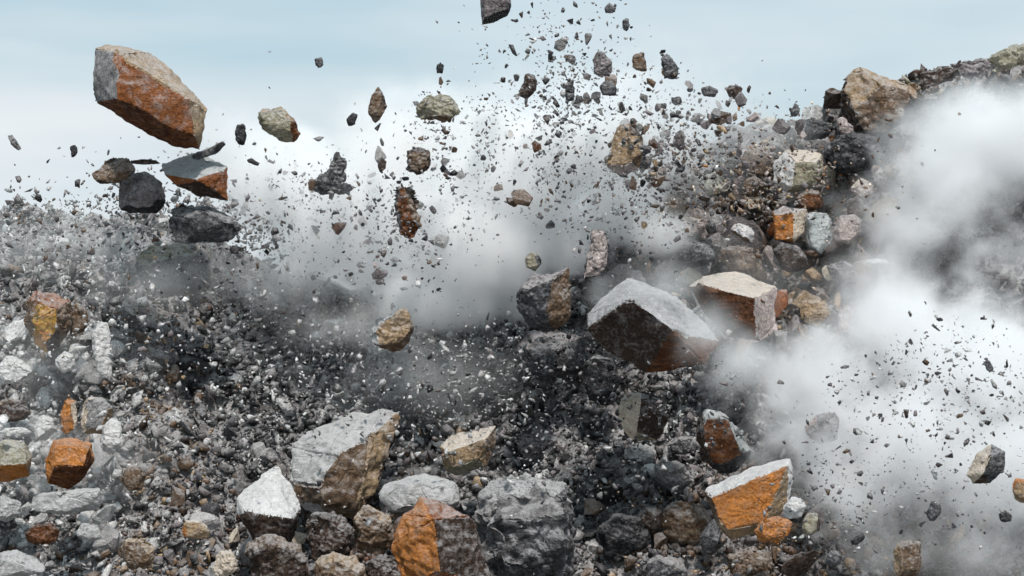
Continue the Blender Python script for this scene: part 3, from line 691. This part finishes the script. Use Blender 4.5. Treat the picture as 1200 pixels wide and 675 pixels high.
PENDING = []
def scatter(name, n, meshes, sampler, smin, smax, powr, group, out, cat, word, tone=None, lift=.3):
    """n separate stones (shared meshes), each with its own place, size, turn and colour."""
    px, py, off = sampler(n)
    tn = tones(px, py) if tone is None else np.array([PN.index(t) for t in rng.choice(list(tone), n, p=np.array(list(tone.values())) / sum(tone.values()))])
    sz = smin * (1 - rng.random(n) * (1 - (smin / smax) ** powr)) ** (-1 / powr)
    order = np.argsort(-sz)
    for i in order:
        o = bpy.data.objects.new(name, random.choice(meshes))
        x, y, s = float(px[i]), float(py[i]), float(sz[i])
        Y = float(HY(x, y)) - float(off[i])
        k = K * (CAM_D + Y) / CAM_D
        o.location = P(x, y, Y) if out else slope_point(x, y) + Vector((0, -s * k * lift, s * k * .1))
        r = s * k * .5
        o.scale = (r * random.uniform(.85, 1.2), r * random.uniform(.85, 1.2), r * random.uniform(.8, 1.15))
        o.rotation_euler = (random.uniform(0, 6.3), random.uniform(0, 6.3), random.uniform(0, 6.3))
        c = PALV[tn[i]] * random.uniform(.7, 1.7)
        o.color = (*[min(.88, q) for q in c], 1)
        q = (s - smin) / (smax - smin)
        size = ("small " if q < .12 else "medium " if q < .4 else "large ")
        asp = o.scale[0] / o.scale[2]
        lab = f"{size}{WORD[PN[tn[i]]]} {word} {where_word(x, y)}"
        link(o, lab, cat, group)
        PENDING.append((lab, y, x, o))

def near_hero(px, py, f=.8):
    return any(abs(px - q["px"]) < q["w"] * .5 * f and abs(py - q["py"]) < q["h"] * .5 * f for q in HEROES)
def in_dust(px, py):
    return ((px - 600) / 110) ** 2 + ((py - 260) / 100) ** 2 < 1 or (px > 960 and py > 200 and not (py < 250 and px < 1030)) or (px > 1060 and py > 100) or (px > 880 and py > 410)
def on_slope(n):
    X, Yp = [], []
    while len(X) < n:
        x, y = random.uniform(-10, 1210), random.uniform(60, 690)
        if y < top_of(x) + 4 or in_dust(x, y) or near_hero(x, y): continue
        if any((x - a) ** 2 + (y - b) ** 2 < 200 for a, b in zip(X, Yp)): continue
        X.append(x); Yp.append(y)
    return np.array(X), np.array(Yp), np.full(n, .2)
def on_bank(n):
    """The broad bank of broken brown rock under the ridge."""
    X, Yp = [], []
    while len(X) < n:
        x, y = random.gauss(860, 100), random.gauss(265, 80)
        if x < 690 or x > 1045 or y < top_of(x) - 8 or y > 420 or (x > 940 and y > 390) or near_hero(x, y): continue
        if any((x - a) ** 2 + (y - b) ** 2 < 230 for a, b in zip(X, Yp)): continue
        X.append(x); Yp.append(y)
    return np.array(X), np.array(Yp), np.full(n, .2)
def on_front(n):
    X, Yp = [], []
    while len(X) < n:
        x, y = random.uniform(230, 1010), random.uniform(560, 690)
        if near_hero(x, y, .5) or any((x - a) ** 2 + (y - b) ** 2 < 500 for a, b in zip(X, Yp)): continue
        X.append(x); Yp.append(y)
    return np.array(X), np.array(Yp), np.full(n, .2)
scatter("stone", 50, STONES, on_front, 22, 66, 1.3, "loose stones at the foot of the slope", False, "stone", "stone at the foot", lift=.7)
def on_left(n):
    X, Yp = [], []
    while len(X) < n:
        x, y = random.uniform(-5, 145), random.uniform(390, 610)
        if near_hero(x, y, .9) or any((x - a) ** 2 + (y - b) ** 2 < 350 for a, b in zip(X, Yp)): continue
        X.append(x); Yp.append(y)
    return np.array(X), np.array(Yp), np.full(n, .2)
scatter("stone", 24, STONES, on_left, 20, 48, 1.3, "white stones round the orange blocks", False, "stone", "stone lying", tone=dict(white=5, pale=2), lift=.5)
scatter("stone", 120, STONES, on_slope, 14, 46, 1.5, "loose stones on the rubble slope", False, "stone", "stone lying")
scatter("stone", 105, STONES, on_bank, 22, 64, 1.1, "loose stones on the brown bank", False, "stone", "stone", lift=.75,
        tone=dict(brown=4, tan=2.2, pink=2.4, grey=2.5, purple=2.5, dark_brown=2, cream=1, rust=.7, pale=1, rust_dark=.8))
def in_plume(n):
    z = [(560, 200, 80, 60), (770, 190, 60, 50), (430, 250, 60, 70), (700, 130, 70, 50), (850, 150, 65, 35), (500, 300, 40, 50)]
    A = np.array(z)[rng.choice(len(z), n, p=[.14, .3, .1, .16, .22, .08])]
    return A[:, 0] + A[:, 2] * rng.normal(0, .7, n), A[:, 1] + A[:, 3] * rng.normal(0, .7, n), rng.uniform(6, 12, n)
scatter("rock_fragment", 120, STONES, in_plume, 9, 32, 1.5, "rock fragments thrown up through the dust", True, "rock", "rock thrown up",
        tone=dict(brown=3, tan=1.5, grey=3, purple=3, slate=2, dark_brown=2, pink=1, pale=.6, rust_dark=.6))

# the chips fly in jets: each a direction out of the blast, a reach and a spread
JETS = []
_r = random.Random(11)
for ang, reach, wgt in [(97, 330, 1.6), (88, 400, 2.6), (82, 430, 3.0), (76, 420, 3.0), (70, 430, 2.6), (64, 400, 2.0), (58, 400, 2.2), (50, 400, 2.0), (54, 380, 1.6), (105, 330, 1.2), (113, 320, 1.3), (122, 330, 1.3), (130, 330, 1.1), (138, 350, 1.0), (147, 370, .6), (42, 390, 1.2)]:
    for _ in range(3):
        JETS.append((math.radians(ang + _r.uniform(-4, 4)), reach * _r.uniform(.8, 1.08), _r.uniform(.025, .085), wgt * _r.uniform(.4, 1.5)))
BANK = [(1080, 520, 110, 100, 5), (1120, 440, 70, 60, 1.6), (960, 600, 60, 50, 1.2), (820, 470, 50, 50, 1.0)]
JW = np.array([q[3] for q in JETS]); JW /= JW.sum()
BW = np.array([q[4] for q in BANK]); BW /= BW.sum()
def in_air(n, far=(6.5, 13.0), share=.74):
    z = rng.choice(len(JETS), n, p=JW); A = np.array([q[:3] for q in JETS])[z]
    d = A[:, 1] * (.38 + .62 * rng.beta(2.2, 1.5, n)); sp = rng.normal(0, 1, n) * A[:, 2] * d + rng.normal(0, 4, n)
    px, py = 600 + d * np.cos(A[:, 0]) - sp * np.sin(A[:, 0]), 430 - d * np.sin(A[:, 0]) - sp * np.cos(A[:, 0])
    zb = rng.choice(len(BANK), n, p=BW); B_ = np.array([q[:4] for q in BANK])[zb]
    th, rr = rng.random(n) * 2 * np.pi, np.sqrt(rng.random(n)) * 1.25
    k = rng.random(n) > share
    px = np.where(k, B_[:, 0] + B_[:, 2] * rr * np.cos(th), px); py = np.where(k, B_[:, 1] + B_[:, 3] * rr * np.sin(th), py)
    return px, py, rng.uniform(far[0], far[1], n)
scatter("stone_chip", 270, CHIPS, in_air, 4.6, 19, 1.8, "stone chips flying through the air", True, "stone chip", "chip flying",
        tone=dict(slate=5, dark=2.5, dark_brown=1.8, purple=2, grey=1.6, brown=1.0, pale=.3))

# one label for one stone: where several would read alike, say which by height
by = {}
for lab, y, x, o in PENDING: by.setdefault(lab, []).append((y, x, o))
ORD = ["topmost", "second", "third", "fourth", "fifth", "sixth", "seventh", "eighth", "ninth", "tenth"]
NUMW = {2: "two", 3: "three", 4: "four", 5: "five", 6: "six", 7: "seven", 8: "eight", 9: "nine", 10: "ten"}
for lab, v in by.items():
    if len(v) > 1:
        lab = lab.replace('medium ', '')
        v.sort(key=lambda q: q[0])
        for i, (_, _, o) in enumerate(v):
            o["label"] = (("upper " if i == 0 else "lower ") if len(v) == 2 else ORD[min(i, 9)] + " ") + lab

# ---------------------------------------------------------------- joined rubble and grit
def chip_templates(n, k):
    out = []
    for i in range(n):
        r = random.Random(900 + i)
        bm = bmesh.new()
        s = (r.uniform(.8, 1.5), r.uniform(.5, 1.0), r.uniform(.3, .8))
        for _ in range(k):
            v = Vector((r.gauss(0, 1), r.gauss(0, 1), r.gauss(0, 1))).normalized()
            bm.verts.new((v.x * s[0], v.y * s[1], v.z * s[2]))
        res = bmesh.ops.convex_hull(bm, input=list(bm.verts))
        junk = {g for g in res["geom_interior"] + res["geom_unused"] if isinstance(g, bmesh.types.BMVert)}
        bmesh.ops.delete(bm, geom=list(junk), context='VERTS')
        bm.verts.ensure_lookup_table(); bm.verts.index_update()
        out.append((np.array([v.co for v in bm.verts]), np.array([[v.index for v in f.verts] for f in bm.faces])))
        bm.free()
    return out
TPL = chip_templates(20, 8)
def pieces(name, pos, rad, tone_idx, label, jitter=.55):
    n = len(pos)
    which = rng.integers(0, len(TPL), n)
    V, F, Cc = [], [], []
    base = 0
    for t, (tv, tf) in enumerate(TPL):
        idx = np.where(which == t)[0]
        if not len(idx): continue
        q = rng.normal(size=(len(idx), 4)); q /= np.linalg.norm(q, axis=1, keepdims=True)
        w, x, y, z = q.T
        R = np.stack([np.stack([1 - 2 * (y * y + z * z), 2 * (x * y - z * w), 2 * (x * z + y * w)], 1),
                      np.stack([2 * (x * y + z * w), 1 - 2 * (x * x + z * z), 2 * (y * z - x * w)], 1),
                      np.stack([2 * (x * z - y * w), 2 * (y * z + x * w), 1 - 2 * (x * x + y * y)], 1)], 1)
        v = np.einsum('nij,kj->nki', R, tv) * rad[idx][:, None, None] + pos[idx][:, None, :]
        V.append(v.reshape(-1, 3))
        F.append((tf[None] + (np.arange(len(idx)) * len(tv))[:, None, None] + base).reshape(-1, 3))
        c = PALV[tone_idx[idx]] * rng.uniform(1 - jitter, 1 + jitter, (len(idx), 1))
        Cc.append(np.repeat(np.clip(c, 0.01, .9), len(tv), 0))
        base += len(idx) * len(tv)
    V, F, Cc = np.concatenate(V), np.concatenate(F), np.concatenate(Cc)
    me = bpy.data.meshes.new(name)
    me.vertices.add(len(V)); me.vertices.foreach_set("co", V.astype(np.float32).ravel())
    me.loops.add(F.size); me.loops.foreach_set("vertex_index", F.astype(np.int32).ravel())
    me.polygons.add(len(F)); me.polygons.foreach_set("loop_start", np.arange(0, F.size, 3, dtype=np.int32))
    a = me.attributes.new("tone", 'FLOAT_COLOR', 'POINT')
    a.data.foreach_set("color", np.concatenate([Cc, np.ones((len(Cc), 1))], 1).astype(np.float32).ravel())
    me.update(calc_edges=True); me.validate()
    me.materials.append(M_CHIP)
    link(bpy.data.objects.new(name, me), label, None, None, "stuff")

def Pn(px, py, Y):
    k = K * (CAM_D + Y) / CAM_D
    return np.stack([(px - 600) * k, Y, CAM_H - (py - 337.5) * k], 1), k
# on the slope, all over it and a little beyond the picture
n = 34000
px = np.concatenate([rng.uniform(-60, 1260, n), rng.uniform(-500, 1700, 5000)])
tp = top_of(px)
py = tp + (745 - tp) * rng.random(len(px)) ** .9 + rng.normal(0, 2, len(px))
n = len(px)
s = 3.2 * (1 - rng.random(n) * .965) ** (-1 / 1.35)
s = np.minimum(s, 22)
pos = np.array([slope_point(a, b) for a, b in zip(px, py)])
k = K * (CAM_D + pos[:, 1]) / CAM_D
pos[:, 1] -= rng.uniform(-.05, .5, n)
pieces("rubble", pos, s * k * .5, tones(px, py), "fine broken rubble of mixed greys covering the slope")
# thrown up just in front of the slope
n = 8500
px = rng.normal(0, 1, n); py = rng.normal(0, 1, n)
Z = [(250, 370, 130, 80, 2.4), (250, 250, 60, 30, .6), (110, 256, 130, 14, 1.4), (300, 300, 50, 30, .6), (560, 420, 110, 30, 1.2), (780, 215, 60, 30, 1.0), (320, 260, 80, 60, .6), (450, 420, 90, 60, 1.4), (700, 470, 100, 70, 1.6), (850, 190, 90, 40, 2.0), (100, 280, 100, 40, 1.2), (600, 480, 100, 60, 1)]
zw = np.array([z[4] for z in Z]); zi = rng.choice(len(Z), n, p=zw / zw.sum()); ZA = np.array([z[:4] for z in Z])[zi]
px, py = ZA[:, 0] + ZA[:, 2] * px, ZA[:, 1] + ZA[:, 3] * py
Y = HY(px, py) - rng.uniform(1.5, 8, n)
pos, k = Pn(px, py, Y)
ft = tones(px, py)
fl = (rng.random(n) < .5) & (px < 640) & (py > 300)          # pale flecks over the dark left of the slope
ft = np.where(fl, rng.choice([PN.index("white"), PN.index("pale"), PN.index("ash")], n), ft)
pieces("flying_rubble", pos, 2.0 * (1 - rng.random(n) * .93) ** (-1 / 1.6) * k * .5 * 1.4, ft, "fine rubble thrown up in front of the slope")
# grit in the air
n = 5200
px, py, off = in_air(n, (6.5, 14))
px += rng.normal(0, 7, n); py += rng.normal(0, 7, n)
Y = HY(px, py) - off
pos, k = Pn(px, py, Y)
gp = dict(slate=4, dark=1.5, grey=4, purple=3, pale=3, white=1.5, brown=1)
ti = np.array([PN.index(t) for t in rng.choice(list(gp), n, p=np.array(list(gp.values())) / sum(gp.values()))])
pieces("flying_grit", pos, 1.5 * (1 - rng.random(n) * .96) ** (-1 / 1.7) * k * .5 * 1.3, ti, "fine grit and splinters hanging in the air")
def dust_mat(name, col, dens, aniso=0.0):
    m = bpy.data.materials.new(name); m.use_nodes = True
    t = m.node_tree; t.nodes.remove(t.nodes["Principled BSDF"])
    v = t.nodes.new("ShaderNodeVolumePrincipled")
    v.inputs["Color"].default_value = (*col, 1); v.inputs["Density"].default_value = dens
    v.inputs["Anisotropy"].default_value = aniso
    t.links.new(v.outputs[0], t.nodes["Material Output"].inputs["Volume"])
    return m

def dust(name, label, mat, blobs, amp=.9, soft=.9, nscale=.4, voxel=.16, seed=0.0):
    """A cloud of dust: a grid of densities made from puffs (photo px centre, metres in front of the slope, px radii, depth radius m, weight) torn by noise."""
    bl = []
    for b in blobs:
        Y = float(HY(b[0], b[1])) - b[2]
        k = K * (CAM_D + Y) / CAM_D
        bl.append((P(b[0], b[1], Y), Vector((b[3] * k, b[5], b[4] * k)), b[6] if len(b) > 6 else 1.0))
    lo = Vector([min(c[i] - r[i] * 1.25 for c, r, _ in bl) for i in range(3)])
    hi = Vector([max(c[i] + r[i] * 1.25 for c, r, _ in bl) for i in range(3)])
    g = bpy.data.node_groups.new(name, 'GeometryNodeTree')
    g.interface.new_socket("Geometry", in_out='INPUT', socket_type='NodeSocketGeometry')
    g.interface.new_socket("Geometry", in_out='OUTPUT', socket_type='NodeSocketGeometry')
    N, l = g.nodes, g.links.new
    pos = N.new("GeometryNodeInputPosition").outputs[0]
    def mth(op, a, b=None, c=None):
        n = N.new("ShaderNodeMath"); n.operation = op
        for i, v in enumerate((a, b, c)):
            if v is None: continue
            if isinstance(v, (int, float)): n.inputs[i].default_value = v
            else: l(v, n.inputs[i])
        return n.outputs[0]
    def vec(op, a, b):
        n = N.new("ShaderNodeVectorMath"); n.operation = op
        l(a, n.inputs[0])
        if b is not None: n.inputs[1].default_value = b
        return n
    acc = None
    for c, r, w in bl:
        d = vec('DIVIDE', vec('SUBTRACT', pos, c).outputs[0], r)
        ln = vec('LENGTH', d.outputs[0], None).outputs["Value"]
        m = mth('MULTIPLY', mth('SUBTRACT', 1.0, ln), w)
        acc = m if acc is None else mth('SMOOTH_MAX', acc, m, 0.25)
    def nz(sc, det, dist, dx):
        n = N.new("ShaderNodeTexNoise"); n.inputs["Scale"].default_value = sc; n.inputs["Detail"].default_value = det
        n.inputs["Roughness"].default_value = .62; n.inputs["Distortion"].default_value = dist
        v = vec('ADD', pos, (seed + dx, seed * 1.7, seed * .3))
        l(v.outputs[0], n.inputs["Vector"]); return n.outputs[0]
    n1, n2 = nz(nscale, 5.0, .6, 0), nz(nscale * 3.2, 4.0, .4, 11)
    f = mth('ADD', acc, mth('MULTIPLY', mth('SUBTRACT', n1, .52), amp * 2))
    f = mth('ADD', f, mth('MULTIPLY', mth('SUBTRACT', n2, .5), amp * .9))
    f = mth('DIVIDE', f, soft)
    f = mth('MINIMUM', mth('MAXIMUM', f, 0.0), 1.0)
    f = mth('POWER', f, 1.6)
    vc = N.new("GeometryNodeVolumeCube")
    l(f, vc.inputs["Density"])
    vc.inputs["Min"].default_value = lo; vc.inputs["Max"].default_value = hi
    for i, a in enumerate("XYZ"): vc.inputs["Resolution " + a].default_value = max(8, int((hi[i] - lo[i]) / voxel))
    sm_ = N.new("GeometryNodeSetMaterial"); sm_.inputs["Material"].default_value = mat
    go = N.new("NodeGroupOutput")
    l(vc.outputs[0], sm_.inputs["Geometry"]); l(sm_.outputs[0], go.inputs[0])
    me = bpy.data.meshes.new(name); me.materials.append(mat)
    o = bpy.data.objects.new(name, me)
    md = o.modifiers.new("dust", 'NODES'); md.node_group = g
    link(o, label, None, None, "stuff")

WHITE = dust_mat("white_dust", (.985, .987, .992), 1.3)
THIN = dust_mat("thin_white_dust", (.99, .991, .994), 1.0)
GREYD = dust_mat("grey_dust", (.98, .978, .984), .4)
BROWND = dust_mat("brown_dust", (.95, .915, .885), .3)
BANKD = dust_mat("bank_dust", (.972, .974, .982), .9)
CORE = dust_mat("dense_white_dust", (.993, .994, .996), 2.2)
dust("dust_cloud", "billowing white dust plume rising in the middle of the blast", CORE,
     [(560, 285, 6.5, 95, 85, 3.5, 2.8), (520, 348, 6.2, 95, 48, 2.5, 2.6), (600, 215, 6.5, 100, 75, 3.5, 2.6), (655, 180, 7, 90, 55, 3, 1.9), (660, 280, 5.5, 70, 55, 2.5, 1.5), (720, 165, 7, 70, 40, 2.5, 1.0), (580, 165, 7, 55, 50, 2.5, 1.1), (730, 240, 6, 65, 55, 2.5, 1.5), (775, 275, 5.5, 50, 35, 2, 1.0), (605, 350, 5, 60, 35, 2, 1.5)], amp=1.0, seed=7.7, nscale=.55, voxel=.13)
dust("dust_cloud", "thin pale dust spreading high over the blast, behind the debris", THIN,
     [(610, 170, 4, 170, 85, 3.5, 1.0), (720, 120, 5, 160, 75, 3.5, .8), (480, 160, 4.5, 120, 70, 3.5, .9), (780, 190, 4, 90, 60, 3, .7)], amp=1.2, seed=51.0)
dust("dust_cloud", "thin bluish white dust hanging over the left of the blast", THIN,
     [(340, 220, 5, 105, 75, 3.5, 2.0), (420, 255, 6, 100, 85, 3.5, 2.6), (440, 320, 5.5, 70, 45, 2.5, 1.7), (450, 200, 5, 80, 70, 3.5, 1.3), (360, 300, 5, 70, 40, 2.5, 1.2), (285, 175, 4.5, 90, 55, 2.5, .8)], amp=1.3, seed=5.0, nscale=.5)
dust("dust_cloud", "tall white dust plume in front of the ridge at the right", BANKD,
     [(1165, 160, 4, 135, 75, 3.5, 1.9), (1105, 210, 3.8, 90, 80, 3, 1.6), (1065, 275, 3.4, 60, 75, 2.5, 1.2), (1230, 140, 4, 80, 60, 3, 1.4), (1040, 335, 3.2, 75, 60, 2.5, 1.1), (1150, 290, 3, 100, 50, 2, .55), (1020, 250, 3.2, 50, 50, 1.5, .5)], amp=1.5, seed=9.0, nscale=.55)
dust("dust_cloud", "broad dense white dust bank filling the lower right", BANKD,
     [(950, 440, 3.6, 115, 65, 3.5, 1.5), (1070, 395, 3.8, 115, 75, 3.5, 1.6), (1160, 420, 3.8, 150, 85, 4, 1.7), (1050, 510, 3.8, 180, 95, 4, 1.5), (1190, 545, 4, 180, 110, 4, 1.5), (990, 570, 3.8, 90, 60, 3, .9)], amp=1.8, seed=14.0, nscale=.6, voxel=.14)
dust("dust_haze", "brown-grey dust column left of the white plume", BROWND,
     [(500, 165, 7.5, 80, 60, 2.5), (497, 255, 7.5, 40, 85, 2, .85), (560, 150, 7.5, 75, 45, 2.5, .6), (420, 160, 7, 60, 50, 2.5, .5)], seed=21.0)
dust("dust_haze", "grey dust haze drifting over the upper right slope", GREYD,
     [(830, 150, 4, 130, 60, 3.5, 1.0), (740, 215, 3.5, 90, 60, 3, .9), (900, 320, 2.8, 140, 60, 2.5, .4), (1130, 650, 4, 160, 50, 3, .8)], seed=27.0)
VEIL = dust_mat("pale_dust_veil", (.985, .983, .983), .38)
dust("dust_haze", "pale dust veil over the left-hand rubble", VEIL,
     [(90, 285, 4, 200, 60, 3, .8), (230, 310, 4.5, 150, 60, 3, .8), (500, 440, 4.2, 150, 60, 3, .8), (330, 325, 6.5, 120, 55, 2.5, 1.3), (180, 330, 6, 110, 50, 2, .8), (430, 385, 6.5, 110, 45, 2.5, 1.1), (60, 430, 2.5, 110, 70, 2, .8), (90, 530, 2.5, 100, 60, 2, .8)], amp=1.2, seed=33.0)
dust("dust_haze", "thin white dust trailing off the huge tilted block", THIN,
     [(780, 335, 11, 70, 45, 1.3, .9), (830, 385, 10.5, 50, 45, 1.3, .9), (865, 420, 9, 60, 40, 1.5, 1.0), (705, 350, 11, 40, 30, 1.2, .6)], seed=41.0, voxel=.12)
